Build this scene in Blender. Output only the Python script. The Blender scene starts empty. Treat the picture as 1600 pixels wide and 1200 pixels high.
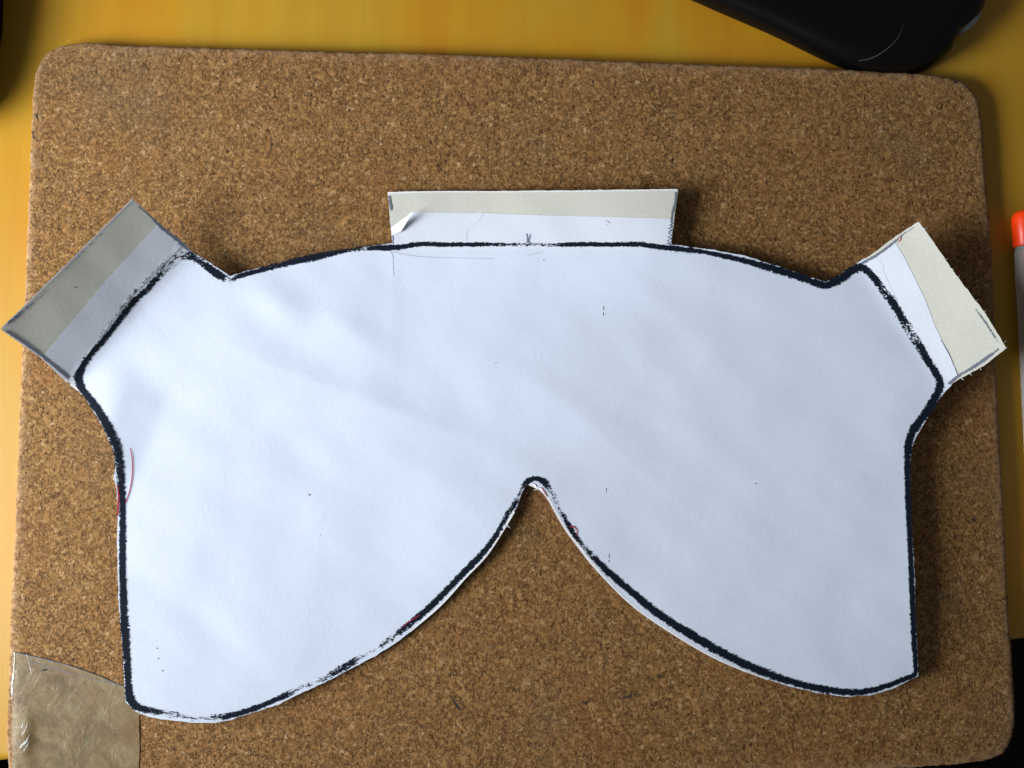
import bpy, bmesh, math, random
from mathutils import Vector, Matrix, noise
from mathutils.geometry import delaunay_2d_cdt

random.seed(7)
S = bpy.context.scene
C = S.collection
R = math.radians

# ------------------------------------------------------------------ camera
PITCH = R(4.5)
DIST = 0.314                     # metres from the lens to the middle of the board
F_PX = 1256.0                    # focal length in pixels of the 1600 px wide photograph
cam_d = bpy.data.cameras.new("camera")
cam = bpy.data.objects.new("camera", cam_d)
C.objects.link(cam)
cam_d.sensor_width = 36
cam_d.lens = F_PX / 1600 * 36
cam_d.clip_start = 0.01
cam_d.clip_end = 50
cam.location = (0, -DIST * math.sin(PITCH), DIST * math.cos(PITCH))
cam.rotation_euler = (PITCH, 0, 0)
S.camera = cam

# ------------------------------------------------------------------ light
w = bpy.data.worlds.new("World")
S.world = w
w.use_nodes = True
w.node_tree.nodes["Background"].inputs[0].default_value = (0.74, 0.765, 0.83, 1)
w.node_tree.nodes["Background"].inputs[1].default_value = 0.16

def window_light(name, loc, target, sx, sy, power, col):
    d = bpy.data.lights.new(name, 'AREA')
    d.shape = 'RECTANGLE'; d.size = sx; d.size_y = sy
    d.energy = power; d.color = col
    o = bpy.data.objects.new(name, d); C.objects.link(o)
    o.location = loc
    o.rotation_euler = (Vector(target) - Vector(loc)).to_track_quat('-Z', 'Y').to_euler()
    return o
wl = window_light("window_light", (-0.62, -0.12, 0.27), (-0.05, 0.13, 0), 0.38, 0.30, 3.85, (0.94, 0.97, 1.0))
wl.data.spread = R(95)

S.view_settings.view_transform = 'Standard'
S.view_settings.look = 'None'
S.view_settings.exposure = 0.0
S.view_settings.gamma = 1.0

# ------------------------------------------------------------------ helpers
SP, CP = math.sin(PITCH), math.cos(PITCH)
CAM = Vector(cam.location)
def at(px, py, z=0.0):
    """point of the place at height z that was measured at (px, py)"""
    x, y = (px - 800) / F_PX, -(py - 600) / F_PX
    d = Vector((x, y * CP + SP, y * SP - CP))
    return CAM + d * ((z - CAM.z) / d.z)

def sst(a, b, x):
    t = min(1, max(0, (x - a) / (b - a)))
    return t * t * (3 - 2 * t)

def mesh(name, verts, faces, mat, parent=None, smooth=True, at_loc=None):
    me = bpy.data.meshes.new(name)
    me.from_pydata([tuple(v) for v in verts], [], faces)
    me.update()
    if smooth:
        me.polygons.foreach_set("use_smooth", [True] * len(me.polygons))
    if mat: me.materials.append(mat)
    o = bpy.data.objects.new(name, me); C.objects.link(o)
    if parent is not None:
        o.parent = parent
        if parent.type == 'EMPTY':
            o.matrix_parent_inverse = Matrix.Translation(-parent.location)
    return o

def tag(o, label=None, cat=None, group=None, kind=None):
    if label: o['label'] = label
    if cat: o['category'] = cat
    if group: o['group'] = group
    if kind: o['kind'] = kind
    return o

def empty(name, loc):
    o = bpy.data.objects.new(name, None); C.objects.link(o)
    o.location = loc; o.empty_display_size = 0.02
    return o

def catmull(pts, step, closed=False):
    """resampled smooth curve through tuples of any length, step in pixels"""
    n = len(pts); out = []
    segs = n if closed else n - 1
    for i in range(segs):
        if closed:
            p0, p1, p2, p3 = pts[i - 1], pts[i], pts[(i + 1) % n], pts[(i + 2) % n]
        else:
            p0, p1, p2, p3 = pts[max(i - 1, 0)], pts[i], pts[i + 1], pts[min(i + 2, n - 1)]
        L = math.hypot(p2[0] - p1[0], p2[1] - p1[1])
        k = max(1, int(L / step))
        d0 = math.hypot(p1[0] - p0[0], p1[1] - p0[1]); d2 = math.hypot(p3[0] - p2[0], p3[1] - p2[1]); L = L or 1e-6
        def tan(a, b, c, da, db):                       # chord-weighted tangent at b
            if da < 1e-9: return (c - b) / db
            if db < 1e-9: return (b - a) / da
            return ((c - b) / db * da + (b - a) / da * db) / (da + db)
        for j in range(k):
            t = j / k; v = []
            for a, b, c, d in zip(p0, p1, p2, p3):
                m1 = tan(a, b, c, d0, L) * L; m2 = tan(b, c, d, L, d2) * L
                v.append((2 * t ** 3 - 3 * t * t + 1) * b + (t ** 3 - 2 * t * t + t) * m1 + (3 * t * t - 2 * t ** 3) * c + (t ** 3 - t * t) * m2)
            out.append(tuple(v))
    if not closed: out.append(tuple(pts[-1]))
    return out

def subdivide(pts, step, closed=True):
    out = []
    n = len(pts)
    for i in range(n if closed else n - 1):
        a, b = pts[i], pts[(i + 1) % n]
        L = math.hypot(b[0] - a[0], b[1] - a[1]); k = max(1, int(L / step))
        for j in range(k):
            t = j / k
            out.append((a[0] + (b[0] - a[0]) * t, a[1] + (b[1] - a[1]) * t))
    if not closed: out.append(tuple(pts[-1][:2]))
    return out

def ragged(pts, amp, freq=0.12, seed=0.0):
    return [(x + amp * noise.noise((x * freq, y * freq, seed)) + .5 * amp * noise.noise((x * .5, y * .5, seed + 5)),
             y + amp * noise.noise((x * freq, y * freq, seed + 9)) + .5 * amp * noise.noise((x * .5, y * .5, seed + 15))) for x, y in pts]

def inside(poly, x, y):
    c = False; j = len(poly) - 1
    for i in range(len(poly)):
        xi, yi = poly[i]; xj, yj = poly[j]
        if (yi > y) != (yj > y) and x < (xj - xi) * (y - yi) / (yj - yi) + xi: c = not c
        j = i
    return c

def sheet(name, outline, hfun, thick, mat, parent=None, grid=9.0, zoff=0.0):
    """a sheet cut along a closed outline (photo measures), bent to the height hfun, with its own thickness"""
    n = len(outline)
    pts = [Vector(p) for p in outline]
    x0, x1 = min(p.x for p in pts), max(p.x for p in pts)
    y0, y1 = min(p.y for p in pts), max(p.y for p in pts)
    cell = set()
    for p in pts:
        for dx in (-1, 0, 1):
            for dy in (-1, 0, 1):
                cell.add((int(p.x / grid * 2) + dx, int(p.y / grid * 2) + dy))
    row = 0
    y = y0
    while y < y1:
        x = x0 + (grid / 2 if row % 2 else 0)
        while x < x1:
            if (int(x / grid * 2), int(y / grid * 2)) not in cell and inside(outline, x, y):
                pts.append(Vector((x, y)))
            x += grid
        y += grid * .87; row += 1
    edges = [(i, (i + 1) % n) for i in range(n)]
    v2, e2, f2, ov, oe, of = delaunay_2d_cdt(pts, edges, [list(range(n))], 1, 1e-4)
    V = [at(p.x, p.y, hfun(p.x, p.y) * .001 + zoff) for p in v2]
    F = [tuple(reversed(f)) for f in f2]
    # orientation: make faces look up
    a, b, c = (V[i] for i in F[0][:3])
    if (b - a).cross(c - a).z < 0: F = [tuple(reversed(f)) for f in F]
    m = len(V)
    cnt = {}
    for f in F:
        for i in range(len(f)):
            cnt[(f[i], f[(i + 1) % len(f)])] = 1
    border = [(i, j) for (i, j) in cnt if (j, i) not in cnt]
    V2 = V + [v - Vector((0, 0, thick)) for v in V]
    F2 = F + [tuple(reversed([i + m for i in f])) for f in F]
    nf = len(F2)
    F2 += [(j, i, i + m, j + m) for i, j in border]
    o = mesh(name, V2, F2, mat, parent)
    for k in range(nf, len(F2)): o.data.polygons[k].use_smooth = False
    o.data.set_sharp_from_angle(angle=R(50))
    return o

def ribbon(name, pts, mat, parent, hfun, zoff=0.00022, step=3.0, closed=False, curve=True, dry=0.0, cross=4, over=1.0):
    """a drawn line: pts are (x, y, width[, dryness]) in photo measures; lies on the paper"""
    P = [tuple(p) + ((dry,) if len(p) == 3 else ()) for p in pts]
    P = catmull(P, step, closed) if curve else P
    n = len(P); V = []; UV = []; DR = []
    u = 0.0
    for i, (x, y, wd, dr) in enumerate(P):
        a = P[i - 1] if (i or closed) else P[0]
        b = P[(i + 1) % n] if (i < n - 1 or closed) else P[-1]
        tx, ty = b[0] - a[0], b[1] - a[1]
        L = math.hypot(tx, ty) or 1
        nx, ny = -ty / L, tx / L
        if i: u += math.hypot(x - P[i - 1][0], y - P[i - 1][1])
        for k in range(cross + 1):
            t = -1 + 2 * k / cross
            qx, qy = x + nx * t * wd * .5 * over, y + ny * t * wd * .5 * over
            V.append(at(qx, qy, hfun(qx, qy) * .001 + zoff)); UV.append((u * .25, t * over)); DR.append(dr)
    F = []
    st = cross + 1
    for i in range(n if closed else n - 1):
        j = (i + 1) % n
        for k in range(cross):
            F.append((i * st + k, i * st + k + 1, j * st + k + 1, j * st + k))
    a, b, c = V[F[0][0]], V[F[0][1]], V[F[0][2]]
    if (b - a).cross(c - a).z < 0: F = [tuple(reversed(f)) for f in F]
    o = mesh(name, V, F, mat, parent)
    uvl = o.data.uv_layers.new(name="uv")
    for lp in o.data.loops: uvl.data[lp.index].uv = UV[lp.vertex_index]
    at_ = o.data.attributes.new("dry", 'FLOAT', 'POINT')
    at_.data.foreach_set("value", DR)
    return o

# ------------------------------------------------------------------ materials
class NT:
    def __init__(s, name):
        s.m = bpy.data.materials.new(name); s.m.use_nodes = True
        s.t = s.m.node_tree; s.b = s.t.nodes["Principled BSDF"]; s.out = s.t.nodes["Material Output"]
    def n(s, typ, **kw):
        nd = s.t.nodes.new(typ)
        for k, v in kw.items():
            if k.startswith('i_'): nd.inputs[k[2:].replace('_', ' ')].default_value = v
            else: setattr(nd, k, v)
        return nd
    def l(s, a, b): s.t.links.new(a, b)
    def math(s, op, a, b=None, clamp=False):
        nd = s.n('ShaderNodeMath', operation=op); nd.use_clamp = clamp
        for i, v in enumerate((a, b)):
            if v is None: continue
            if isinstance(v, (int, float)): nd.inputs[i].default_value = v
            else: s.l(v, nd.inputs[i])
        return nd.outputs[0]
    def ramp(s, fac, stops, interp='LINEAR'):
        r = s.n('ShaderNodeValToRGB'); cr = r.color_ramp; cr.interpolation = interp
        while len(cr.elements) < len(stops): cr.elements.new(0.5)
        for e, (p, c) in zip(cr.elements, stops):
            e.position = p; e.color = (*c, 1) if len(c) == 3 else c
        s.l(fac, r.inputs[0]); return r.outputs[0]
    def mix(s, fac, a, b, mode='MIX'):
        nd = s.n('ShaderNodeMix', data_type='RGBA', blend_type=mode)
        for sock, v in ((nd.inputs[0], fac), (nd.inputs[6], a), (nd.inputs[7], b)):
            if isinstance(v, (int, float)): sock.default_value = v
            elif isinstance(v, tuple): sock.default_value = (*v, 1) if len(v) == 3 else v
            else: s.l(v, sock)
        return nd.outputs[2]
    def maprange(s, v, a, b, c=0.0, d=1.0):
        nd = s.n('ShaderNodeMapRange'); s.l(v, nd.inputs[0])
        for i, k in enumerate((a, b, c, d)): nd.inputs[i + 1].default_value = k
        return nd.outputs[0]
    def coord(s, scale=(1, 1, 1), rot=0.0, loc=(0, 0, 0)):
        tc = s.n('ShaderNodeTexCoord'); mp = s.n('ShaderNodeMapping')
        mp.inputs['Scale'].default_value = scale; mp.inputs['Rotation'].default_value = (0, 0, rot)
        mp.inputs['Location'].default_value = loc
        s.l(tc.outputs['Object'], mp.inputs[0]); return mp.outputs[0]
    def noise(s, co, scale, detail=3, rough=.5, dist=0.0):
        nd = s.n('ShaderNodeTexNoise'); nd.inputs['Scale'].default_value = scale
        nd.inputs['Detail'].default_value = detail; nd.inputs['Roughness'].default_value = rough
        nd.inputs['Distortion'].default_value = dist
        s.l(co, nd.inputs['Vector']); return nd
    def bump(s, h, dist, strength=1.0, prev=None):
        nd = s.n('ShaderNodeBump'); nd.inputs['Distance'].default_value = dist; nd.inputs['Strength'].default_value = strength
        s.l(h, nd.inputs['Height'])
        if prev is not None: s.l(prev, nd.inputs['Normal'])
        return nd.outputs[0]

def mat_cork():
    k = NT("cork")
    co = k.coord()
    def warp(scale, amt, detail=3):
        wn = k.noise(co, scale, detail, .65)
        sub = k.n('ShaderNodeVectorMath', operation='SUBTRACT'); k.l(wn.outputs['Color'], sub.inputs[0]); sub.inputs[1].default_value = (.5, .5, .5)
        scl = k.n('ShaderNodeVectorMath', operation='SCALE'); k.l(sub.outputs[0], scl.inputs[0]); scl.inputs[3].default_value = amt
        add = k.n('ShaderNodeVectorMath', operation='ADD'); k.l(co, add.inputs[0]); k.l(scl.outputs[0], add.inputs[1])
        return add.outputs[0]
    def chips(vec, scale):
        v = k.n('ShaderNodeTexVoronoi', feature='F1'); v.inputs['Scale'].default_value = scale; k.l(vec, v.inputs['Vector'])
        e = k.n('ShaderNodeTexVoronoi', feature='DISTANCE_TO_EDGE'); e.inputs['Scale'].default_value = scale; k.l(vec, e.inputs['Vector'])
        c = k.n('ShaderNodeSeparateColor'); k.l(v.outputs['Color'], c.inputs[0])
        return v, e.outputs[0], c
    c1 = warp(820, .0028); c2 = warp(1500, .0017)
    v1, e1, r1 = chips(c1, 620)
    v2, e2, r2 = chips(c2, 1250)
    base = k.ramp(r1.outputs[0], [(0, (.27, .150, .055)), (.3, (.36, .215, .085)), (.75, (.44, .275, .12)), (.93, (.50, .335, .165)), (1, (.66, .50, .32))])
    small = k.ramp(r2.outputs[0], [(0, (.17, .085, .030)), (.30, (.34, .20, .078)), (.85, (.48, .31, .145)), (1, (.66, .50, .31))])
    base = k.mix(k.maprange(r2.outputs[1], .35, .65, .1, .65), base, small)
    # dark crevices along parts of the chip edges, and pits
    cr = k.math('MULTIPLY', k.maprange(e1, .015, .085, 1, 0), k.maprange(r1.outputs[1], .30, .60, 0, 1))
    cr2 = k.math('MULTIPLY', k.maprange(e2, .02, .12, 1, 0), k.maprange(r2.outputs[2], .60, .80, 0, 1))
    crev = k.math('MAXIMUM', cr, cr2)
    base = k.mix(k.math('MULTIPLY', crev, .92), base, (.060, .028, .010))
    st = k.noise(k.coord(scale=(1, .45, 1), rot=R(35)), 1300, 2, .5, .6)
    st2 = k.noise(k.coord(scale=(1, .45, 1), rot=R(-40)), 1200, 2, .5, .6)
    pit = k.math('MAXIMUM', k.maprange(st.outputs[0], .63, .70), k.maprange(st2.outputs[0], .64, .71))
    base = k.mix(k.math('MULTIPLY', pit, .92), base, (.050, .024, .009))
    lt = k.math('MAXIMUM', k.maprange(st.outputs[0], .36, .29), k.maprange(st2.outputs[0], .35, .28))
    base = k.mix(k.math('MULTIPLY', lt, .45), base, (.64, .46, .26))
    # grubby and reddish areas
    g1 = k.noise(co, 15, 4, .62)
    base = k.mix(k.maprange(g1.outputs[0], .55, .74, 0, .38), base, (.17, .155, .115))
    g2 = k.noise(k.coord(loc=(3, 1, 0)), 26, 3, .6)
    base = k.mix(k.maprange(g2.outputs[0], .52, .72, 0, .25), base, (.36, .15, .06))
    # handled, rubbed edge
    ed = k.n('ShaderNodeAttribute', attribute_name='edge')
    en = k.noise(co, 300, 3, .7)
    wear = k.math('MULTIPLY', ed.outputs['Fac'], k.maprange(en.outputs[0], .42, .62, .08, .75))
    base = k.mix(wear, base, (.55, .42, .31))
    base = k.mix(1.0, base, (.71, .595, .445), 'MULTIPLY')
    k.l(base, k.b.inputs['Base Color'])
    k.b.inputs['Roughness'].default_value = .85
    k.b.inputs['Specular IOR Level'].default_value = .2
    h = k.math('ADD', k.math('MULTIPLY', r1.outputs[2], .6), k.math('MULTIPLY', r2.outputs[1], .5))
    h = k.math('SUBTRACT', h, k.math('MULTIPLY', crev, .7))
    h = k.math('SUBTRACT', h, k.math('MULTIPLY', pit, .7))
    h = k.math('ADD', h, k.math('MULTIPLY', st.outputs[0], .8))
    k.l(k.bump(h, .00016, .8), k.b.inputs['Normal'])
    return k.m

def mat_table():
    k = NT("varnished_wood")
    n1 = k.noise(k.coord(scale=(1, .30, 1)), 19, 4, .55, .8)
    n2 = k.noise(k.coord(scale=(1, .06, 1)), 120, 3, .6, .3)
    n3 = k.noise(k.coord(), 1500, 2, .6)
    col = k.ramp(n1.outputs[0], [(.30, (.42, .178, .007)), (.45, (.43, .215, .010)), (.58, (.405, .235, .017)), (.72, (.455, .245, .015))])
    col = k.mix(k.maprange(n2.outputs[0], .40, .72, 0, .34), col, (.36, .15, .006))
    sp = k.noise(k.coord(scale=(1, .4, 1)), 420, 1, .5)
    col = k.mix(k.maprange(sp.outputs[0], .80, .83, 0, .6), col, (.85, .62, .22))
    k.l(col, k.b.inputs['Base Color'])
    k.b.inputs['Roughness'].default_value = .45
    k.b.inputs['Specular IOR Level'].default_value = .35
    h = k.math('ADD', n3.outputs[0], n2.outputs[0])
    k.l(k.bump(h, .00006, .6), k.b.inputs['Normal'])
    return k.m

def mat_paper(name, col, fibre=.05, mott=None, rel=.00012):
    k = NT(name)
    n1 = k.noise(k.coord(), 900, 4, .7)
    n2 = k.noise(k.coord(), 34, 4, .55, .4)
    n3 = k.noise(k.coord(scale=(.35, 1, 1), rot=R(38)), 55, 3, .5, .6)
    d = tuple(c * (1 - fibre * 2.2) for c in col)
    c = k.mix(k.maprange(n1.outputs[0], .3, .7), d, col)
    if mott:
        c = k.mix(k.maprange(n2.outputs[0], .40, .70, 0, .7), c, mott)
    k.l(c, k.b.inputs['Base Color'])
    k.b.inputs['Roughness'].default_value = .75
    k.b.inputs['Specular IOR Level'].default_value = .3
    b1 = k.bump(n2.outputs[0], rel * 4, .4)
    b2 = k.bump(n3.outputs[0], rel * 2.2, .4, b1)
    b3 = k.bump(n1.outputs[0], .00006, .6, b2)
    k.l(b3, k.b.inputs['Normal'])
    return k.m

def mat_ink(name, col, rough_edge=.45, spark=1.0):
    """marker ink: full where pressed, broken into specks where the pen ran dry"""
    k = NT(name)
    uv = k.n('ShaderNodeUVMap'); uv.uv_map = "uv"
    sp = k.n('ShaderNodeSeparateXYZ'); k.l(uv.outputs[0], sp.inputs[0])
    dr = k.n('ShaderNodeAttribute', attribute_name='dry')
    co = k.coord()
    fine = k.noise(co, 1700, 3, .75)
    mid = k.noise(co, 600, 3, .6)
    cmb = k.n('ShaderNodeCombineXYZ')
    k.l(k.math('MULTIPLY', sp.outputs[0], .16), cmb.inputs[0]); k.l(k.math('MULTIPLY', sp.outputs[1], 1.6), cmb.inputs[1])
    streak = k.n('ShaderNodeTexNoise'); streak.inputs['Scale'].default_value = 2.2; streak.inputs['Detail'].default_value = 3
    k.l(cmb.outputs[0], streak.inputs['Vector'])
    av = k.math('ABSOLUTE', sp.outputs[1])
    lim = k.math('ADD', .93, k.math('MULTIPLY', k.math('SUBTRACT', fine.outputs[0], .5), rough_edge * 5.0))
    lim = k.math('ADD', lim, k.math('MULTIPLY', k.math('SUBTRACT', mid.outputs[0], .5), rough_edge * 2.0))
    in_edge = k.math('LESS_THAN', av, lim)
    # coverage: streaks along the stroke plus paper grain, against the dryness
    cov = k.math('ADD', k.math('MULTIPLY', streak.outputs[0], .34), k.math('MULTIPLY', fine.outputs[0], .46))
    cov = k.math('ADD', cov, k.math('MULTIPLY', mid.outputs[0], .20))
    thr = k.math('ADD', .30, k.math('MULTIPLY', dr.outputs['Fac'], .26 * spark))
    thr = k.math('ADD', thr, k.math('MULTIPLY', av, .06))
    solid = k.math('GREATER_THAN', cov, thr)
    a = k.math('MULTIPLY', in_edge, solid)
    k.b.inputs['Base Color'].default_value = (*col, 1)
    k.b.inputs['Roughness'].default_value = .7
    k.b.inputs['Specular IOR Level'].default_value = .08
    tr = k.n('ShaderNodeBsdfTransparent'); mx = k.n('ShaderNodeMixShader')
    k.l(a, mx.inputs[0]); k.l(tr.outputs[0], mx.inputs[1]); k.l(k.b.outputs[0], mx.inputs[2])
    k.l(mx.outputs[0], k.out.inputs[0])
    return k.m

def mat_plain(name, col, rough=.5, spec=.5, coat=0.0, bump=None):
    k = NT(name)
    n = k.noise(k.coord(), bump[0] if bump else 700, 3, .6)
    k.l(k.mix(k.maprange(n.outputs[0], .3, .7), tuple(c * .82 for c in col), col), k.b.inputs['Base Color'])
    k.b.inputs['Roughness'].default_value = rough
    k.b.inputs['Specular IOR Level'].default_value = spec
    k.b.inputs['Coat Weight'].default_value = coat
    if bump: k.l(k.bump(n.outputs[0], bump[1], 1), k.b.inputs['Normal'])
    return k.m

def mat_tape():
    k = NT("packing_tape_film")
    co = k.coord()
    n1 = k.noise(co, 75, 5, .65, 1.0)
    n2 = k.noise(co, 420, 4, .7, 1.2)
    n3 = k.noise(k.coord(loc=(2, 5, 1)), 150, 4, .65, .8)
    col = k.ramp(n1.outputs[0], [(.30, (.095, .068, .029)), (.44, (.165, .122, .060)), (.56, (.205, .162, .092)), (.70, (.265, .225, .150))])
    col = k.mix(k.maprange(n3.outputs[0], .50, .68, 0, .5), col, (.19, .110, .050))
    col = k.mix(k.maprange(n3.outputs[0], .46, .34, 0, .45), col, (.175, .170, .105))
    col = k.mix(k.maprange(n2.outputs[0], .58, .72, 0, .42), col, (.33, .28, .20))
    col = k.mix(k.maprange(n2.outputs[0], .40, .30, 0, .55), col, (.10, .07, .035))
    col = k.mix(1.0, col, (1.02, .90, .66), 'MULTIPLY')
    k.l(col, k.b.inputs['Base Color'])
    k.l(k.maprange(n2.outputs[0], .4, .65, .70, .46), k.b.inputs['Roughness'])
    k.b.inputs['Specular IOR Level'].default_value = .4
    b1 = k.bump(n1.outputs[0], .0009, .5)
    b2 = k.bump(n3.outputs[0], .0004, .4, b1)
    k.l(k.bump(n2.outputs[0], .00015, .6, b2), k.b.inputs['Normal'])
    tr = k.n('ShaderNodeBsdfTransparent'); mx = k.n('ShaderNodeMixShader'); mx.inputs[0].default_value = .84
    k.l(tr.outputs[0], mx.inputs[1]); k.l(k.b.outputs[0], mx.inputs[2]); k.l(mx.outputs[0], k.out.inputs[0])
    return k.m

M_CORK = mat_cork()
M_TABLE = mat_table()
M_PAPER = mat_paper("white_paper", (.635, .70, .82), .03)
M_STRIP = mat_paper("white_strip_paper", (.68, .72, .80), .03, None, .00010)
M_CARD = mat_paper("grey_beige_card", (.61, .61, .535), .06, (.565, .565, .505), .00006)
M_INK = mat_ink("black_marker", (.006, .010, .019), .42, .90)
M_GREY = mat_ink("grey_pencil", (.16, .18, .22), .5, .9)
M_RED = mat_plain("red_pen", (.42, .035, .07), .6, .2)
M_SPECK = mat_plain("dark_speck", (.02, .02, .028), .7, .2)
M_EDGE = mat_plain("torn_paper_edge", (.86, .86, .88), .8, .2, 0, (900, .0001))
M_TAPE = mat_tape()
M_FILM_GLINT = mat_ink("whitened_film_glint", (.62, .60, .54), .5, .9)  # pale colour for painted sheen and glints on the tape, and whitened creases
M_BLACK = mat_plain("black_plastic", (.002, .002, .0024), .34, .18, 0, (2500, .00002))
M_HIGHLIGHT_BAND = mat_plain("grey_highlight_and_band", (.06, .066, .066), .35, .4)  # grey of the highlights painted on the stand, also the added block's band
M_FLOOR = mat_plain("dark_floor", (.006, .004, .003), .9, .1)

# ------------------------------------------------------------------ floor and table
fz = -0.74
mesh("floor", [(-3, -3, fz), (3, -3, fz), (3, 3, fz), (-3, 3, fz)], [(0, 1, 2, 3)], M_FLOOR, smooth=False)
tag(bpy.data.objects["floor"], kind="structure")

def build_table():
    a, b = at(0, 1192), at(1600, 1001)
    d = (b - a).normalized(); nrm = Vector((d.y, -d.x, 0))      # outwards, over the front edge
    mid = (a + b) / 2
    L, D, T, r = 1.1, 0.9, 0.022, 0.004
    prof = [(-D, 0.0)]
    prof += [(-D + .3 * i, 0.0) for i in (1, 2)]
    for i in range(7):
        t = i / 6 * math.pi / 2
        prof.append((-r + r * math.sin(t), -r + r * math.cos(t)))
    prof += [(0, -T), (-D, -T)]
    V = []; n = len(prof)
    for sgn in (-1, 1):
        for p, z in prof:
            q = mid + d * (sgn * L / 2) + nrm * p
            V.append((q.x, q.y, z))
    F = [(i, (i + 1) % n, n + (i + 1) % n, n + i) for i in range(n)]
    F += [tuple(range(n - 1, -1, -1)), tuple(range(n, 2 * n))]
    o = mesh("table_top", V, F, M_TABLE)
    bm = bmesh.new(); bm.from_mesh(o.data); bmesh.ops.recalc_face_normals(bm, faces=bm.faces); bm.to_mesh(o.data); bm.free()
    o.data.set_sharp_from_angle(angle=R(40))
    tag(o, kind="structure")
build_table()

# ------------------------------------------------------------------ cork board
BT = .0052                                    # board thickness
board_px = [(51, 122), (54, 108), (62, 92), (74, 79), (90, 71), (112, 66), (200, 68), (400, 74), (525, 78), (700, 82), (800, 86), (1000, 94), (1200, 101),
            (1300, 105), (1400, 111), (1470, 116), (1495, 121), (1513, 131), (1526, 145), (1533, 162), (1538, 200), (1545, 300), (1550, 350),
            (1555, 450), (1562, 625), (1569, 750), (1573, 825), (1577, 925), (1582, 1000), (1586, 1060), (1588, 1115), (1587, 1140), (1582, 1160),
            (1571, 1178), (1555, 1187), (1525, 1193), (1450, 1200), (1200, 1211), (800, 1222), (400, 1232), (90, 1238), (50, 1236), (26, 1226), (13, 1208),
            (9, 1180), (10, 1075), (12, 1000), (15, 925), (19, 850), (26, 675), (31, 550), (37, 420), (42, 300), (47, 180)]
def build_board():
    base = catmull(board_px, 5.0, True)
    cx, cy = 800, 640
    base = [(p[0], p[1]) for p in base]
    n = len(base)
    nor = []
    for i in range(n):
        a, b = base[i - 1], base[(i + 1) % n]
        tx, ty = b[0] - a[0], b[1] - a[1]; l = math.hypot(tx, ty)
        nor.append((-ty / l, tx / l))                  # inwards (points run clockwise on the picture)
    rings = [(0.0, 0.0, 1), (0.0, BT - .0020, 1), (.9, BT - .0011, 1), (3.0, BT - .0004, 1), (7.0, BT - .00006, .85), (13, BT, .35), (24, BT, 0)]
    V = []; E = []
    for ri, (ins, z, e) in enumerate(rings):
        for i, (x, y) in enumerate(base):
            j = 1.5 * noise.noise((x * .13, y * .13, 1.0)) + 1.6 * noise.noise((x * .4, y * .4, 4.0))
            j *= 1 if ri < 4 else (.4 if ri < 6 else 0)
            zz = z + (0.00022 * noise.noise((x * .3, y * .3, ri * 3.0)) if 0 < ri < 5 else 0)
            q = at(x + nor[i][0] * (ins + j), y + nor[i][1] * (ins + j), BT)
            V.append((q.x, q.y, zz)); E.append(e)
    F = []
    for r in range(len(rings) - 1):
        for i in range(n):
            j = (i + 1) % n
            F.append((r * n + i, r * n + j, (r + 1) * n + j, (r + 1) * n + i))
    k = (len(rings) - 1) * n
    pp = [Vector((V[k + i][0], V[k + i][1])) * 1000 for i in range(n)]
    v2, e2, f2, ov, oe, of = delaunay_2d_cdt(pp, [(i, (i + 1) % n) for i in range(n)], [list(range(n))], 1, 1e-5)
    m2 = [o_[0] for o_ in ov]
    F += [tuple(k + m2[i] for i in f) for f in f2] + [tuple(m2[i] for i in reversed(f)) for f in f2]
    o = mesh("cork_board", V, F, M_CORK)
    bm = bmesh.new(); bm.from_mesh(o.data); bmesh.ops.recalc_face_normals(bm, faces=bm.faces)
    bm.to_mesh(o.data); bm.free()
    at_ = o.data.attributes.new("edge", 'FLOAT', 'POINT'); at_.data.foreach_set("value", E)
    tag(o, "speckled brown cork board with rounded corners lying on the yellow wooden table", "cork board")
    return o
board = build_board()

M_SCUFF = mat_ink("dark_scuff", (.045, .035, .03), .6, 1.0)
for pts in ([(903, 1100, 3, .8), (915, 1098, 5, .6), (926, 1095, 3, .9)], [(968, 1092, 3, .7), (985, 1088, 5, .6), (1000, 1086, 4, .8), (1012, 1084, 2, 1)],
            [(704, 1088, 2, .7), (714, 1103, 4, .5), (722, 1118, 3, .9)], [(423, 214, 1.5, .2), (424, 230, 1.2, .3), (417, 241, 1.4, .4)], [(597, 149, 4, .3), (601, 152, 4, .3)],
            [(1519, 811, 5, .3), (1525, 814, 4, .5)], [(1028, 1054, 4, .4), (1031, 1060, 4, .5)], [(1490, 127, 5, .4), (1497, 129, 4, .6)], [(56, 178, 3, .4), (60, 190, 3, .7)],
            [(1362, 172, 14, 1.25), (1384, 176, 22, 1.2), (1404, 190, 12, 1.3)], [(50, 205, 3, .5), (53, 218, 2, .7)], [(282, 345, 4, .6), (288, 360, 3, .8)]):
    ribbon("scuff_mark", pts, M_SCUFF, board, lambda x, y: BT * 1000, .00006, 2, over=1.2)

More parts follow.
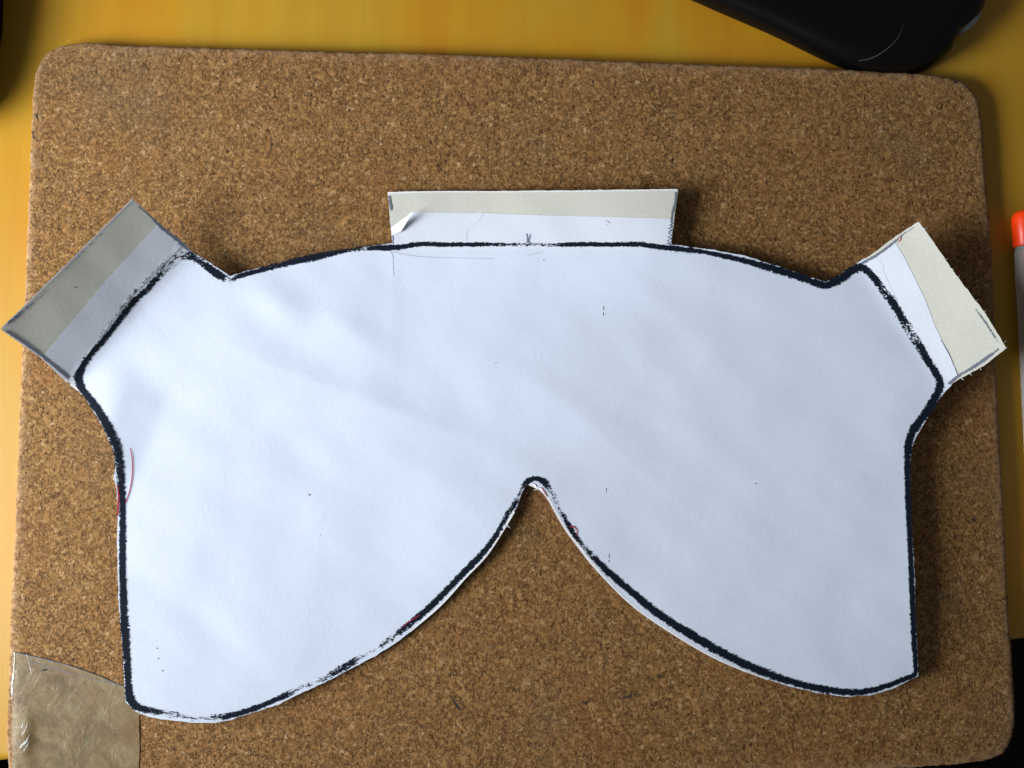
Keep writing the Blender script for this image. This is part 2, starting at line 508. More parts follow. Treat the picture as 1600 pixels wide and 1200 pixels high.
# brown tape stuck round the lower left corner of the board
def build_tape():
    poly = [(21, 1019), (60, 1028), (110, 1041), (160, 1058), (196, 1076), (240, 1090), (240, 1112), (217, 1117), (218, 1160), (217, 1200), (216, 1222),
            (120, 1226), (40, 1226), (14, 1210), (12, 1170), (14, 1130), (16, 1090), (18, 1055)]
    poly = ragged(subdivide(poly, 6), .8, .1, 3)
    def h(x, y):
        z = BT * 1000 + .25 + .30 * max(0, noise.noise((x * .018, y * .018, 2.2))) + .10 * noise.noise((x * .06, y * .06, 8))
        z += 1.0 * math.exp(-(((x - 38) / 14) ** 2 + ((y - 1150) / 46) ** 2))           # blister by the left edge
        z -= 1.3 * sst(24, 10, x)
        return z
    o = sheet("tape_patch", poly, h, .00006, M_TAPE, board, grid=5)
    o['label'] = "wrinkled translucent brown tape round the lower left corner"
    # film edge that overlaps itself, and sheen painted pale along the rim where it turns down
    e = ribbon("tape_edge", [(45, 1034, .8), (62, 1038, 1.1), (100, 1049, .8), (150, 1062, 1.0), (194, 1073, 1.2)], M_GREY, o, h, .00006, dry=.3)
    e2 = ribbon("tape_edge", [(25, 1020, .9), (60, 1028, 1.2), (110, 1041, .9), (160, 1059, .7), (194, 1074, 1.0)], M_GREY, o, h, .00006, dry=.3)
    rim = ribbon("tape_rim_sheen", [(23, 1018, 2), (21, 1050, 3), (18, 1075, 5), (17, 1100, 3), (16, 1130, 2.5), (15, 1160, 5), (16, 1185, 2.5), (15, 1210, 2)], M_FILM_GLINT, o, h, .0001, dry=.75)  # sheen painted as a pale stroke, dry only breaks it up
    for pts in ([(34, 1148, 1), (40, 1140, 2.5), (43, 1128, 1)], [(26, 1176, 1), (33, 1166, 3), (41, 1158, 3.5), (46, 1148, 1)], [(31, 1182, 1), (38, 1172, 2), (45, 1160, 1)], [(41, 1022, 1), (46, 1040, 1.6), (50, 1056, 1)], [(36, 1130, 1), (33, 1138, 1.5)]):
        ribbon("tape_crease_glint", pts, M_FILM_GLINT, o, h, .00006, dry=.7)  # whitened creases, with their glints painted in as pale strokes
    nick = ribbon("pen_mark", [(66, 1048, 2), (69, 1047, 3), (72, 1046, 2)], M_SPECK, o, h, .0002)
build_tape()

# ------------------------------------------------------------------ paper template
# fold lines of the two side flaps (photo measures) and their outward directions
FL_A, FL_B = (118, 592), (292, 398)
FR_A, FR_B = (1342, 412), (1474, 606)
def beyond(a, b, x, y, flip=1):
    dx, dy = b[0] - a[0], b[1] - a[1]; l = math.hypot(dx, dy)
    return flip * ((x - a[0]) * dy - (y - a[1]) * dx) / l
def soft(d, k=14):
    return 0 if d < -k else (d if d > k else (d + k) ** 2 / (4 * k))
NB = BT * 1000 + 1.5
def H(x, y):
    """height of the bent sheet above the table, in millimetres"""
    z = NB
    z += 5.6 * (max(0, (x - 860) / 580)) ** 2.4 * (1 - .40 * sst(900, 1090, y)) if x > 860 else 0
    z += 7.6 * (max(0, (730 - x) / 560)) ** 1.7 if x < 730 else 0
    z += 1.6 * math.exp(-(((x - 790) / 150) ** 2 + ((y - 850) / 120) ** 2))
    z += 4.0 * sst(690, 1050, x) * sst(520, 330, y) * (1 - sst(1100, 1320, x) * .8)
    z += .25 * 7 * .02 * 0
    dl = beyond(FL_A, FL_B, x, y, 1)
    if x < 420 and y < 700: z += soft(dl) * .25 * .40
    dr = beyond(FR_A, FR_B, x, y, 1)
    if x > 1200 and y < 760: z += soft(dr) * .25 * .22
    # slack in the paper
    z += .42 * noise.noise((x * .0062, y * .0062, .3)) + .16 * noise.noise((x * .014, y * .014, 6))
    u, v = x * .79 + y * .61, -x * .61 + y * .79
    z += .16 * noise.noise((u * .006, v * .020, 11))
    # soft old folds
    if x < 420 and 560 < y < 900:
        d = ((x - 255) * .92 + (y - 640) * .39)
        z += .075 * soft(-d, 10) * .25 * sst(560, 640, y) * sst(900, 790, y) * sst(-140, -60, d)
    if y < 640: z += .10 * math.exp(-abs(x - 614) / 9) * sst(640, 480, y)
    d = (x - 560) * .35 - (y - 620) * .94
    z += .16 * math.exp(-abs(d) / 14) * sst(330, 420, x) * sst(820, 640, x)
    d = (x - 1010) * .64 - (y - 740) * .77
    z += .14 * math.exp(-abs(d) / 16) * sst(880, 960, x) * sst(1250, 1080, x)
    def g(cx, cy, sx, sy, rot): 
        a, b = x - cx, y - cy; c, d = math.cos(rot), math.sin(rot)
        return math.exp(-(((a * c + b * d) / sx) ** 2 + ((b * c - a * d) / sy) ** 2))
    z += .55 * g(440, 480, 50, 26, .5) + .45 * g(555, 520, 60, 24, .55) + .35 * g(600, 640, 90, 30, .4) + .30 * g(1030, 470, 90, 22, .7) + .30 * g(900, 640, 80, 24, .65) - .3 * g(490, 560, 70, 26, .5)
    return z
def Hc(lift):
    return lambda x, y: H(x, y) + lift

tc = at(790, 700)
tpl = empty("paper_template", (tc.x, tc.y, BT))
tag(tpl, "white paper face mask template with black marker outline lying on the cork board", "paper template")

body_px = [(112, 601), (122, 608), (134, 621), (145, 641), (160, 666), (172, 692), (178, 707), (180, 725), (178, 750), (182, 762), (184, 812), (183, 850),
           (184, 900), (185, 937), (188, 972), (192, 1025), (194, 1070), (196, 1097), (212, 1112), (232, 1120), (262, 1125), (300, 1129), (335, 1130), (362, 1124),
           (400, 1112), (437, 1100), (475, 1081), (520, 1060), (550, 1044), (587, 1025), (625, 1000), (650, 980), (675, 957), (700, 935), (730, 900), (755, 875),
           (775, 846), (790, 822), (800, 802), (807, 793), (815, 772), (822, 757), (829, 756), (837, 762), (846, 765), (854, 772), (865, 792), (880, 820), (900, 847),
           (917, 872), (942, 899), (960, 920), (987, 944), (1017, 967), (1050, 989), (1087, 1012), (1125, 1032), (1162, 1049), (1200, 1062), (1225, 1070),
           (1275, 1082), (1320, 1089), (1360, 1086), (1395, 1076), (1435, 1056), (1434, 1025), (1431, 975), (1430, 925), (1429, 892), (1426, 850), (1423, 800),
           (1422, 750), (1423, 712), (1427, 692), (1435, 677), (1445, 660), (1457, 637), (1472, 617), (1487, 601),
           (1476, 592), (1470, 575), (1455, 545), (1436, 512), (1412, 470), (1392, 440), (1372, 415), (1352, 403),
           (1340, 410), (1325, 421), (1305, 434), (1290, 440), (1262, 432), (1225, 419), (1200, 411), (1162, 399), (1112, 390), (1050, 382), (1010, 377),
           (800, 375), (650, 377), (612, 380), (575, 385), (525, 394), (475, 404), (425, 414), (397, 420), (359, 431), (325, 409), (303, 395), (290, 389),
           (272, 399), (230, 440), (190, 484), (150, 530), (118, 574), (104, 594)]
sheet_o = sheet("face_sheet", ragged(subdivide(body_px, 3.5), 1.1, .09, 0), H, .00045, M_PAPER, tpl, grid=8)
sheet_o['label'] = "white main sheet cut to the mask outline with a pointed notch at the bottom"

ink_px = [(122, 592, 14, .1), (130, 570, 11, .3), (145, 550, 9, .2), (160, 533, 9, .1), (175, 515, 8, .2), (190, 495, 10, .5), (210, 470, 9, .4), (230, 452, 9, .5),
          (247, 432, 10, .6), (262, 416, 13, .9), (280, 402, 14, .9), (298, 400, 13, .6), (315, 410, 11, .6), (330, 422, 13, .2), (345, 432, 12, .3), (358, 436, 10, .8),
          (375, 431, 8, .5), (400, 424, 8, .4), (430, 416, 9, .5), (460, 408, 10, .3), (490, 402, 12, .2), (510, 398, 10, .3), (540, 392, 6, .6), (570, 388, 7, .7),
          (600, 387, 9, .2), (625, 386, 9, .1), (650, 382, 8, .1), (700, 382, 7, .2), (750, 382, 7, .3), (785, 382, 5, .6), (830, 382, 5, .8), (860, 383, 5, .7), (890, 382, 7, .3),
          (950, 382, 7, .2), (1000, 382, 8, .1), (1030, 386, 8, 0), (1060, 389, 9, 0), (1100, 394, 7, .1), (1130, 400, 8, .1), (1160, 407, 9, .2), (1190, 415, 11, .2),
          (1225, 425, 12, .1), (1250, 433, 12, 0), (1275, 442, 12, 0), (1291, 446, 12, 0), (1305, 440, 13, .1), (1320, 431, 13, .1), (1334, 421, 14, .3),
          (1345, 418, 13, .3), (1356, 424, 11, .1), (1368, 437, 12, .1), (1380, 453, 12, .7), (1395, 473, 13, .3), (1410, 498, 12, .5), (1425, 522, 13, .8), (1440, 546, 12, .4),
          (1452, 567, 11, .1), (1463, 585, 11, 0), (1469, 601, 13, 0), (1463, 617, 14, 0), (1450, 640, 14, 0), (1437, 658, 13, .1), (1425, 676, 13, 0), (1419, 697, 13, 0),
          (1418, 720, 11, 0), (1418, 760, 10, .1), (1420, 800, 10, .1), (1422, 850, 9, .2), (1424, 900, 9, .2), (1426, 950, 9, .2), (1428, 1000, 9, .2), (1430, 1035, 8, .2), (1430, 1052, 8, .1),
          (1410, 1062, 8, .1), (1385, 1072, 9, 0), (1355, 1080, 10, 0), (1330, 1082, 10, .1), (1300, 1079, 11, .1), (1270, 1074, 11, .1), (1235, 1065, 11, .2), (1200, 1053, 13, .2),
          (1170, 1041, 13, .2), (1140, 1026, 13, .2), (1110, 1010, 14, .1), (1080, 992, 13, .1), (1050, 974, 13, 0), (1020, 953, 13, 0), (1000, 936, 12, 0), (975, 915, 11, .1),
          (955, 898, 11, .2), (940, 884, 10, .3), (925, 868, 9, .6), (910, 852, 7, .7), (895, 832, 8, .4), (881, 808, 7, .6), (869, 787, 8, .9), (858, 765, 9, .8),
          (849, 752, 10, .4), (836, 748, 8, .3), (824, 752, 9, .4), (815, 766, 8, .9), (805, 786, 8, .6), (795, 800, 8, .6), (780, 828, 8, .5), (764, 852, 9, .4), (745, 874, 10, .3),
          (725, 894, 10, .2), (700, 920, 10, .2), (675, 945, 11, .2), (650, 967, 10, .4), (625, 987, 10, .7), (600, 1005, 9, .8), (570, 1024, 7, 1.0), (545, 1038, 11, .5), (520, 1053, 10, .7),
          (495, 1065, 8, .9), (470, 1075, 8, .9), (445, 1087, 9, .6), (420, 1098, 8, .3), (400, 1106, 9, .3), (375, 1114, 9, .3), (350, 1120, 10, .5), (325, 1122, 10, .9), (300, 1122, 10, .9),
          (275, 1118, 11, .9), (250, 1113, 10, .8), (225, 1108, 11, .3), (210, 1102, 13, .1), (203, 1090, 14, 0), (200, 1070, 11, .1), (199, 1050, 11, .4), (197, 1020, 12, .3), (195, 990, 13, .3),
          (193, 960, 12, .3), (192, 930, 11, .1), (191, 900, 11, .1), (191, 870, 11, .1), (191, 840, 11, .1), (191, 810, 10, .2), (191, 780, 10, .4), (189, 760, 12, .5), (187, 735, 14, .5),
          (185, 715, 15, .5), (181, 695, 15, .5), (173, 678, 15, .4), (163, 658, 14, .2), (150, 637, 14, .2), (138, 621, 12, .1), (128, 608, 12, 0)]
mk = ribbon("marker_outline", ink_px, M_INK, sheet_o, H, .00013, 2.5, True, True, 0, 6, 1.35)
mk['label'] = "thick black marker line, broken where the pen ran dry"
# second passes of the marker along the folds
ribbon("marker_stroke", [(1372, 449, 3, .7), (1392, 480, 4, .9), (1412, 512, 5, .8), (1432, 545, 4, .8), (1448, 570, 3, .6)], M_INK, sheet_o, H, .00017, 2.5, False, True, 0, 4, 1.3)
ribbon("marker_stroke", [(152, 530, 4, 1.0), (175, 500, 6, 1.0), (200, 468, 7, .9), (225, 442, 8, 1.0), (252, 415, 8, 1.0), (275, 398, 7, 1.0)], M_INK, sheet_o, H, .00020, 2.5, False, True, 0, 4, 1.3)

# ---- flaps
def flap(name, outline, label, seed, lift=-.06, thick=.0006):
    o = sheet(name, ragged(subdivide(outline, 3.5), 1.0, .1, seed), Hc(lift), thick, M_CARD, tpl, grid=7)
    o['label'] = label
    return o
def strip(parent, outline, lift, seed, mat=M_STRIP, extra=None):
    f = Hc(lift) if extra is None else (lambda x, y: H(x, y) + lift + extra(x, y))
    return sheet("paper_strip", ragged(subdivide(outline, 4), .5, .08, seed), f, .00012, mat, parent, grid=6)

lf = flap("side_flap", [(1, 514), (207, 310), (246, 346), (286, 380), (303, 396), (288, 402), (118, 592), (108, 597), (66, 560)],
          "shaded grey card flap folded up at the left end", 20)
strip(lf, [(69, 555), (95, 524), (165, 440), (205, 396), (247, 350), (286, 381), (302, 396), (291, 402), (270, 414), (234, 450), (196, 494), (146, 558), (122, 592), (108, 596)], .05, 21)
# torn lip of the upper paper layer beside the marker line
lip = strip(lf, [(276, 381), (284, 384), (272, 397), (250, 419), (228, 441), (212, 456), (200, 472), (188, 488), (172, 508), (156, 528), (138, 552), (118, 581), (112, 583), (122, 568), (140, 548),
                 (158, 524), (172, 503), (181, 492), (190, 480), (198, 464), (208, 452), (224, 440), (244, 420), (262, 398)], .11, 22, M_STRIP, lambda x, y: .2 * max(0, noise.noise((x * .05, y * .05, 3))))
ribbon("card_edge", [(3, 512, 2.0), (50, 467, 1.6), (110, 408, 1.8), (160, 358, 1.5), (207, 311, 2.4)], M_EDGE, lf, Hc(.05), .00007)
ribbon("card_edge", [(2, 515, 1.2), (34, 537, 2.0), (66, 560, 2.0), (88, 580, 4), (106, 596, 5)], M_EDGE, lf, Hc(.05), .00007)
ribbon("pencil_shading", [(12, 506, 5, .5), (60, 466, 4, .9), (110, 415, 3, 1.0), (160, 364, 2, .9)], M_GREY, lf, Hc(.05), .00007, over=1.3)
ribbon("pencil_shading", [(10, 517, 4, .2), (36, 534, 5, .3), (64, 555, 5, .3), (88, 574, 6, .2), (108, 590, 7, .3)], M_GREY, lf, Hc(.05), .00007, over=1.3)
ribbon("pencil_shading", [(216, 322, 2, .5), (234, 337, 3, .3), (250, 353, 5, .1), (270, 369, 6, .1), (288, 384, 6, .3), (300, 396, 5, .5)], M_GREY, lf, Hc(.05), .00007, over=1.3)
ribbon("pen_mark", [(117, 448, 2), (118.5, 449.5, 2)], M_SPECK, lf, Hc(.05), .00007)

pf = flap("top_flap", [(605, 300), (650, 298.5), (657, 300.5), (800, 298), (950, 296.5), (1060, 295), (1058, 312), (1054, 340), (1051, 362), (1049, 384), (1010, 387), (800, 386), (640, 388), (613, 383), (609, 340)],
          "pale beige card flap sticking up at the top as a nose clip pocket", 24)
def ear(x, y):                                   # dog-eared corner standing up from the strip
    d = max(0, ((648 - x) * .85 - (y - 331) * .55))
    return min(1.6, .05 * d) * (1 if x < 650 else 0)
ps = strip(pf, [(640, 334), (645, 331.5), (755, 332.5), (800, 335), (900, 337.5), (1048, 341.5), (1050, 362), (1048, 384), (1010, 389), (800, 389), (645, 390), (614, 386), (612, 366), (616, 358), (628, 358)], .05, 25)
e_o = sheet("folded_corner", subdivide([(611, 356), (646, 330), (627, 361), (613, 368)], 3), lambda x, y: H(x, y) + .12 + .085 * max(0, min(46, (x - 612) * .6 + (361 - y) * .6)), .0001, M_STRIP, pf, grid=4)
e_o['label'] = "dog-eared corner of the white strip curling up"
sheet("paper_layer", subdivide([(645, 334), (756, 333.5), (752, 340), (744, 349), (732, 358), (729, 368), (729, 380), (680, 381), (646, 381), (632, 372), (634, 356)], 4), Hc(.10), .00008, M_STRIP, pf, grid=6)
ribbon("card_edge", [(607, 301.5, 2), (655, 300, 2), (800, 299.5, 1.6), (950, 298, 1.6), (1058, 296.5, 2.2)], M_EDGE, pf, Hc(.05), .00007)
ribbon("pencil_shading", [(608, 306, 3, .3), (609.5, 318, 4, .2), (611, 329, 3, .2)], M_GREY, pf, Hc(.05), .00007, over=1.2)
def zigzag(x0, y0, x1, y1, w0, n, wd, seed=0):
    rnd = random.Random(seed); out = []
    for i in range(n + 1):
        t = i / n; s = 1 if i % 2 else -1
        out.append((x0 + (x1 - x0) * t + s * w0 * .5 * rnd.uniform(.6, 1.1), y0 + (y1 - y0) * t + rnd.uniform(-1, 1), wd))
    return out
M_BLUE = mat_ink("blue_grey_pen", (.10, .13, .20), .5, .8)
ribbon("scribble", zigzag(1051, 342, 1045, 382, 7, 17, 1.7, 3), M_BLUE, ps, Hc(.05), .00007, 1.5, curve=False, dry=.35)
ribbon("scribble", zigzag(1049, 346, 1044, 382, 6, 12, 1.3, 4), M_BLUE, ps, Hc(.05), .00007, 1.5, curve=False, dry=.35)
ribbon("pencil_shading", [(1056, 300, 2.5, .4), (1055, 316, 4, .3), (1051, 330, 3.5, .4), (1048.5, 344, 2, .3)], M_GREY, pf, Hc(.05), .00007, over=1.2)
ribbon("scribble", [(823, 365, 2.2), (825, 379, 2.6), (824.5, 370, 2.4), (827, 379, 2.4), (828.5, 366, 2), (826, 380, 2.8), (825.5, 371, 2.2), (823.5, 378, 2)], M_BLUE, ps, Hc(.05), .00007, 1.5, curve=False, dry=.2)
ribbon("scribble", [(613, 368, 1.2), (614.5, 374, 1.6), (613, 378, 1.4), (615, 381, 1.6)], M_BLUE, ps, Hc(.05), .00007, 1.5, curve=False, dry=.2)
ribbon("pen_mark", [(946, 345.5, .6), (950, 345.5, .8), (953, 349, .5)], M_RED, ps, Hc(.05), .00007, 1.0)

rf = flap("side_flap", [(1340, 411), (1365, 396), (1400, 369), (1435, 346), (1460, 380), (1487, 420), (1514, 456), (1540, 490), (1557, 518), (1572, 544), (1537, 572), (1497, 593), (1484, 602),
                        (1468, 596), (1450, 562), (1410, 494), (1366, 436)], "bright grey card flap bent up at the right end with torn outer edge", 30)
rs = strip(rf, [(1352, 408), (1368, 398), (1396, 379), (1400, 382), (1412, 400), (1427, 430), (1445, 467), (1462, 512), (1482, 552), (1497, 588), (1485, 600), (1469, 597), (1450, 564), (1428, 526), (1392, 470), (1364, 434)], .05, 31)
strip(rs, [(1352, 408), (1366, 402), (1374, 406), (1380, 414), (1381, 426), (1392, 448), (1402, 468), (1396, 466), (1378, 440), (1364, 424)], .11, 32, M_STRIP, lambda x, y: .10 * max(0, noise.noise((x * .06, y * .06, 1))))
ribbon("pencil_shading", [(1344, 413, 5, 0), (1366, 401, 4.5, .2), (1390, 384, 4, .3), (1410, 367, 2.2, .7), (1428, 355, 1.6, .9)], M_GREY, rf, Hc(.05), .00007, over=1.2)
ribbon("pencil_shading", [(1560, 545, 3, .8), (1535, 564, 5, .4), (1515, 577, 4, .3), (1498, 587, 4, .2), (1482, 600, 5, .3)], M_GREY, rf, Hc(.05), .00007, over=1.2)
ribbon("pencil_shading", [(1524, 483, 2.5, .7), (1542, 508, 2.5, .6), (1560, 536, 2, .8)], M_GREY, rf, Hc(.05), .00007, over=1.2)
ribbon("pencil_shading", [(1470, 531, .6, .5), (1482, 552, 1.2, .3), (1490, 570, .8, .5), (1497, 588, 1.2, .2)], M_GREY, rf, Hc(.05), .00007)
ribbon("pen_mark", [(1403, 378, 1.1), (1407, 374.5, 1.4), (1408, 370, 1)], M_RED, rf, Hc(.05), .00007, 1.0)
# fibres pulled out of the torn edges
def fibres(name, spots, parent, lift):
    V = []; F = []
    for x, y, dx, dy, wd in spots:
        l = math.hypot(dx, dy); nx, ny = -dy / l * wd, dx / l * wd
        b = len(V)
        for s in range(4):
            t = s / 3; ww = 1 - t * .8
            qx, qy = x + dx * t + nx * .4 * math.sin(t * 4), y + dy * t + ny * .4 * math.sin(t * 4)
            z = (H(x, y) + lift - .1 * t) * .001
            V += [at(qx + nx * ww * .5, qy + ny * ww * .5, z), at(qx - nx * ww * .5, qy - ny * ww * .5, z), at(qx, qy, z - .0003 * ww)]
        for s in range(3):
            for k in range(3):
                F.append((b + s * 3 + k, b + s * 3 + (k + 1) % 3, b + s * 3 + 3 + (k + 1) % 3, b + s * 3 + 3 + k))
    return tag(mesh(name, V, F, M_EDGE, parent), kind="stuff")
fibres("torn_fibres", [(1441, 355, 9, 2, 3), (1487, 419, 4, 3, 2), (1478, 405, 3, -1, 1.5), (1538, 488, 2, -3, 1.5), (1565, 538, 8, -6, 1), (1571, 544, 3, -2, 1.5), (1516, 583, 3, 4, 2),
                       (1503, 590, 4, 4, 2.5), (1532, 575, 2, 4, 1.6), (1497, 432, 3, -1, 1.3), (1525, 470, 3, -2, 1.2)], rf, .1)
fibres("torn_fibres", [(793, 820, 5, 6, 1.2), (789, 822, 6, 2, 1), (179, 748, -2, 3, 2), (1012, 966, -4, 4, .9), (838, 761, -9, -7, 4), (848, 764, -14, 1, 4), (823, 758, -10, -2, 3),
                       (1427, 690, 2, 4, 2), (1421, 757, 2, 8, 1.5)], sheet_o, .1)
# white cut edge of the thick sheet, seen beside the marker line
for seg in ([(826, 757, 2), (846, 766, 4), (856, 778, 4), (870, 803, 4), (885, 828, 4), (900, 848, 4.5), (920, 874, 5), (945, 903, 4), (985, 943, 3), (1050, 989, 3), (1125, 1032, 2.5), (1200, 1062, 2)],
            [(110, 600, 4), (124, 610, 4), (134, 622, 2)],
            [(803, 799, 4), (788, 824, 4), (757, 872, 2), (730, 900, 2), (690, 944, 2.5), (640, 987, 3)]):
    ribbon("cut_edge", seg, M_EDGE, sheet_o, H, .00005)

# ---- little marks on the sheet
for pts in ([(203, 700, 1.0), (206, 712, 1.6), (207, 730, 1.6), (206, 748, 1.7), (203, 765, 1.6), (196, 786, 1.4)],
            [(890, 823, 1.6), (897, 823, 2.0), (901, 827, 1.5), (902, 833, 1.3), (900, 837, 1.0)],
            [(626, 981, 1.0), (638, 972, 1.3), (656, 961, .8)],
            [(183, 758, 1.6), (185, 772, 2.4), (184.5, 790, 3), (184, 806, 2)],
            [(847, 763, 1.5), (851, 769, 1.6), (855, 776, 1.2)]):
    ribbon("pen_mark", pts, M_RED, sheet_o, H, .00018)
for pts in ([(943, 478, .7), (943.3, 484, 1.1)], [(943, 488, 1), (943, 493, .8)], [(947, 763, 1.2), (947.6, 766, 1.2)], [(947, 768, 1), (947, 769.5, 1)], [(951.5, 865, .6), (952, 872, .9)],
            [(951.8, 875, 1.2), (951.6, 878, 1.2)], [(482, 772, 1), (485, 774, 2)], [(1180, 755.3, 1.2), (1182, 755.6, 1.2)], [(245, 1012, 1.5), (246, 1014, 1)], [(247, 1028, 1.4), (248, 1030, 1)],
            [(253, 1049, 1.2), (255, 1047, 1.4)], [(849, 406, 1.3), (850.5, 406.6, 1.3)], [(948, 350, .8), (949, 351, .8)], [(500, 835, .8), (501, 836, .8)], [(774, 566, .8), (775.5, 566.5, .8)]):
    ribbon("ink_speck", pts, M_SPECK, sheet_o, H, .00005, 2, curve=False)
M_FAINT = mat_ink("faint_pencil", (.42, .45, .52), .6, .7)
for pts in ([(603, 391, .9), (620, 395, .9), (645, 399.5, 1.0), (690, 402.5, 1.0), (740, 403.5, .9), (772, 404, .8)],
            [(824, 399, .9), (838, 396, .8), (848, 393, .7)],
            [(606, 385, .9), (613, 398, .8), (614.5, 420, .7), (615, 432, .6)]):
    ribbon("crease", pts, M_FAINT, sheet_o, H, .00005, dry=.45)

# ------------------------------------------------------------------ black base at the top right
def build_black():
    ol = [(1060, -24), (1105, -2), (1160, 22), (1215, 46), (1262, 69), (1300, 87), (1330, 99), (1360, 107), (1400, 110), (1440, 106), (1468, 94), (1486, 78),
          (1492, 62), (1496, 54), (1516, 40), (1532, 20), (1540, -4), (1546, -60), (1535, -150), (1490, -250), (1380, -310), (1240, -320), (1100, -270), (1030, -180), (1020, -80)]
    base = [(p[0], p[1]) for p in catmull(ol, 6, True)]
    n = len(base)
    root = empty("black_stand", at(1300, -100)); 
    tag(root, "glossy black plastic base with rounded corner behind the cork board", "stand")
    zt = .011
    prof = [(0, .0008), (-1.2, .003), (0, .0060), (3, .0085), (9, .0102), (18, zt), (40, zt + .0004)]
    V = []
    for ins, z in prof:
        for i, (x, y) in enumerate(base):
            a, b = base[i - 2], base[(i + 2) % n]
            tx, ty = b[0] - a[0], b[1] - a[1]; l = math.hypot(tx, ty)
            nx, ny = -ty / l, tx / l
            cxx, cyy = 1290 - x, -110 - y
            s = 1 if nx * cxx + ny * cyy > 0 else -1
            q = at(x + s * nx * ins, y + s * ny * ins, .006); V.append((q.x, q.y, z))
    F = []
    for r in range(len(prof) - 1):
        for i in range(n):
            j = (i + 1) % n; F.append((r * n + i, r * n + j, (r + 1) * n + j, (r + 1) * n + i))
    F.append(tuple(range((len(prof) - 1) * n, len(prof) * n))); F.append(tuple(range(n)))
    o = mesh("base_plate", V, F, M_BLACK, root)
    bm = bmesh.new(); bm.from_mesh(o.data); bmesh.ops.recalc_face_normals(bm, faces=bm.faces)
    bmesh.ops.triangulate(bm, faces=[f for f in bm.faces if len(f.verts) > 4]); bm.to_mesh(o.data); bm.free()
    o.data.set_sharp_from_angle(angle=R(60))
    zf = lambda x, y: (zt + .0005) * 1000
    ribbon("highlight_line", [(1342, 95, 1.6), (1358, 92, 1.8), (1375, 84, 1.7), (1390, 73, 1.4), (1402, 60, .9), (1409, 46, .5), (1412, 36, .3)], M_HIGHLIGHT_BAND, root, zf, .0003)  # highlight arc painted as a thin grey line
    ribbon("highlight_line", [(1496, 53, 2.5), (1506, 47, 6), (1518, 37, 7), (1527, 27, 6), (1533, 17, 2)], M_HIGHLIGHT_BAND, root, lambda x, y: 8.6, .0003)  # reflection on the glossy rim painted as a grey band
    # raised round neck of the stand, outside the picture
    V = []; F = []; m = 40
    for rad, z in ((95, zt), (92, zt + .012), (80, zt + .016), (0, zt + .017)):
        for i in range(m):
            t = i / m * 2 * math.pi
            q = at(1280 + rad * math.cos(t), -150 + rad * math.sin(t), zt); V.append((q.x, q.y, z))
    for r in range(3):
        for i in range(m): F.append((r * m + i, (r + 1) * m + i, (r + 1) * m + (i + 1) % m, r * m + (i + 1) % m))
    mesh("neck", V, F, M_BLACK, root)
build_black()

# ------------------------------------------------------------------ pen at the right
def revolve(name, p0, d, prof, mat, parent, seg=28):
    zax = d.normalized(); xax = zax.orthogonal().normalized(); yax = zax.cross(xax)
    V = []; F = []
    for s, r in prof:
        for i in range(seg):
            t = i / seg * 2 * math.pi
            V.append(p0 + zax * s + (xax * math.cos(t) + yax * math.sin(t)) * r)
    for k in range(len(prof) - 1):
        for i in range(seg):
            F.append((k * seg + i, k * seg + (i + 1) % seg, (k + 1) * seg + (i + 1) % seg, (k + 1) * seg + i))
    F.append(tuple(range(seg))); F.append(tuple(range((len(prof) - 1) * seg, len(prof) * seg)))
    o = mesh(name, V, F, mat, parent)
    bm = bmesh.new(); bm.from_mesh(o.data); bmesh.ops.recalc_face_normals(bm, faces=bm.faces); bm.to_mesh(o.data); bm.free()
    o.data.set_sharp_from_angle(angle=R(40))
    return o
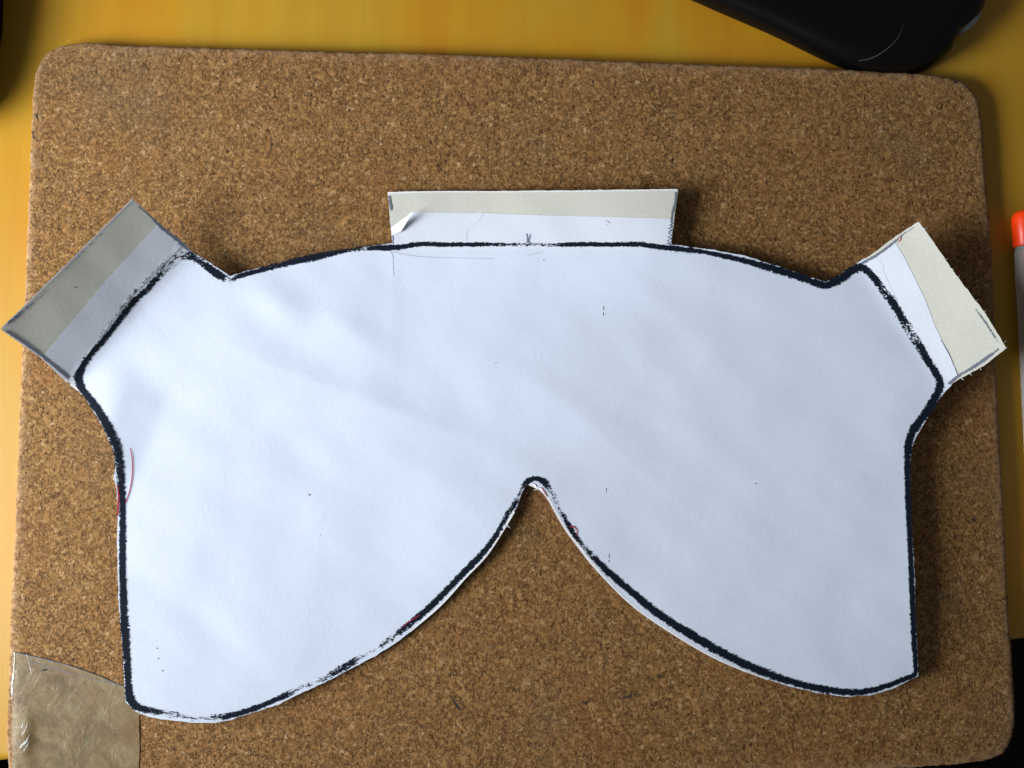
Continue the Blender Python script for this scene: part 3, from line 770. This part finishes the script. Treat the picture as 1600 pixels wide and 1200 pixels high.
def build_pen():
    r = .0046
    p0, p1 = at(1600, 330, r), at(1628, 890, r)
    d = p1 - p0; L = .145
    root = empty("ballpoint_pen", (p0.x, p0.y, 0))
    tag(root, "clear barrelled pen with bright orange red cap lying at the right of the cork board", "pen")
    m_cap = mat_plain("orange_red_plastic", (.95, .055, .004), .35, .4)
    k = NT("clear_plastic"); k.b.inputs['Base Color'].default_value = (.82, .80, .78, 1); k.b.inputs['Roughness'].default_value = .22
    k.b.inputs['Transmission Weight'].default_value = .75; k.b.inputs['IOR'].default_value = 1.3
    revolve("cap", p0, d, [(0, .0022), (.0006, .0036), (.0022, .0045), (.0040, .0046), (.0138, .0043), (.0142, .0040)], m_cap, root)
    revolve("seam_ring", p0, d, [(.0140, .0036), (.0152, .0036)], M_BLACK, root)
    revolve("barrel", p0, d, [(.0143, .0037), (.016, .0039), (L - .012, .0039), (L - .004, .0024)], k.m, root)
    revolve("refill", p0, d, [(.016, .0013), (L - .004, .0013)], mat_plain("ink_tube", (.35, .05, .05), .4), root, 12)
    revolve("tip", p0, d, [(L - .004, .0022), (L + .004, .0006), (L + .005, .0003)], mat_plain("pen_tip_metal", (.5, .45, .35), .3), root, 16)
build_pen()

# ------------------------------------------------------------------ dark block added to shade the top left corner
def build_shade_block():
    ol = [(-12, -6), (-14, 40), (-19, 70), (-27, 110), (-38, 150), (-52, 180), (-78, 196), (-260, 214), (-300, 190), (-310, 0), (-290, -160), (-260, -190), (-50, -180), (-18, -150)]
    base = [(p[0], p[1]) for p in catmull(ol, 6, True)]
    n = len(base); c = (-150, 10)
    prof = [(.99, .0008), (1.0, .004), (1.0, .011), (.98, .0145), (.95, .0158), (.88, .0166)]
    V = []
    for s, z in prof:
        for x, y in base:
            q = at(c[0] + (x - c[0]) * s, c[1] + (y - c[1]) * s, .008); V.append((q.x, q.y, z))
    F = []
    for r in range(len(prof) - 1):
        for i in range(n): F.append((r * n + i, r * n + (i + 1) % n, (r + 1) * n + (i + 1) % n, (r + 1) * n + i))
    F.append(tuple(range((len(prof) - 1) * n, len(prof) * n))); F.append(tuple(range(n)))
    root = empty("shade_block", at(-150, 10))
    tag(root, "added black rounded block at the top left corner shading the table beside the cork board", "shade block")
    o = mesh("shade_block_shell", V, F, mat_plain("shade_block_black", (.006, .006, .007), .8, .2, 0, (1800, .0001)), root)
    bm = bmesh.new(); bm.from_mesh(o.data); bmesh.ops.recalc_face_normals(bm, faces=bm.faces); bm.to_mesh(o.data); bm.free()
    o.data.set_sharp_from_angle(angle=R(60))
    zp = [(p[0], p[1], 5) for p in base[::4]]
    ribbon("shade_block_band", [(-150 + (x + 150) * .93, 10 + (y - 10) * .93, wd) for x, y, wd in zp], M_HIGHLIGHT_BAND, root, lambda x, y: 16.1, .0006, 6, True)
build_shade_block()
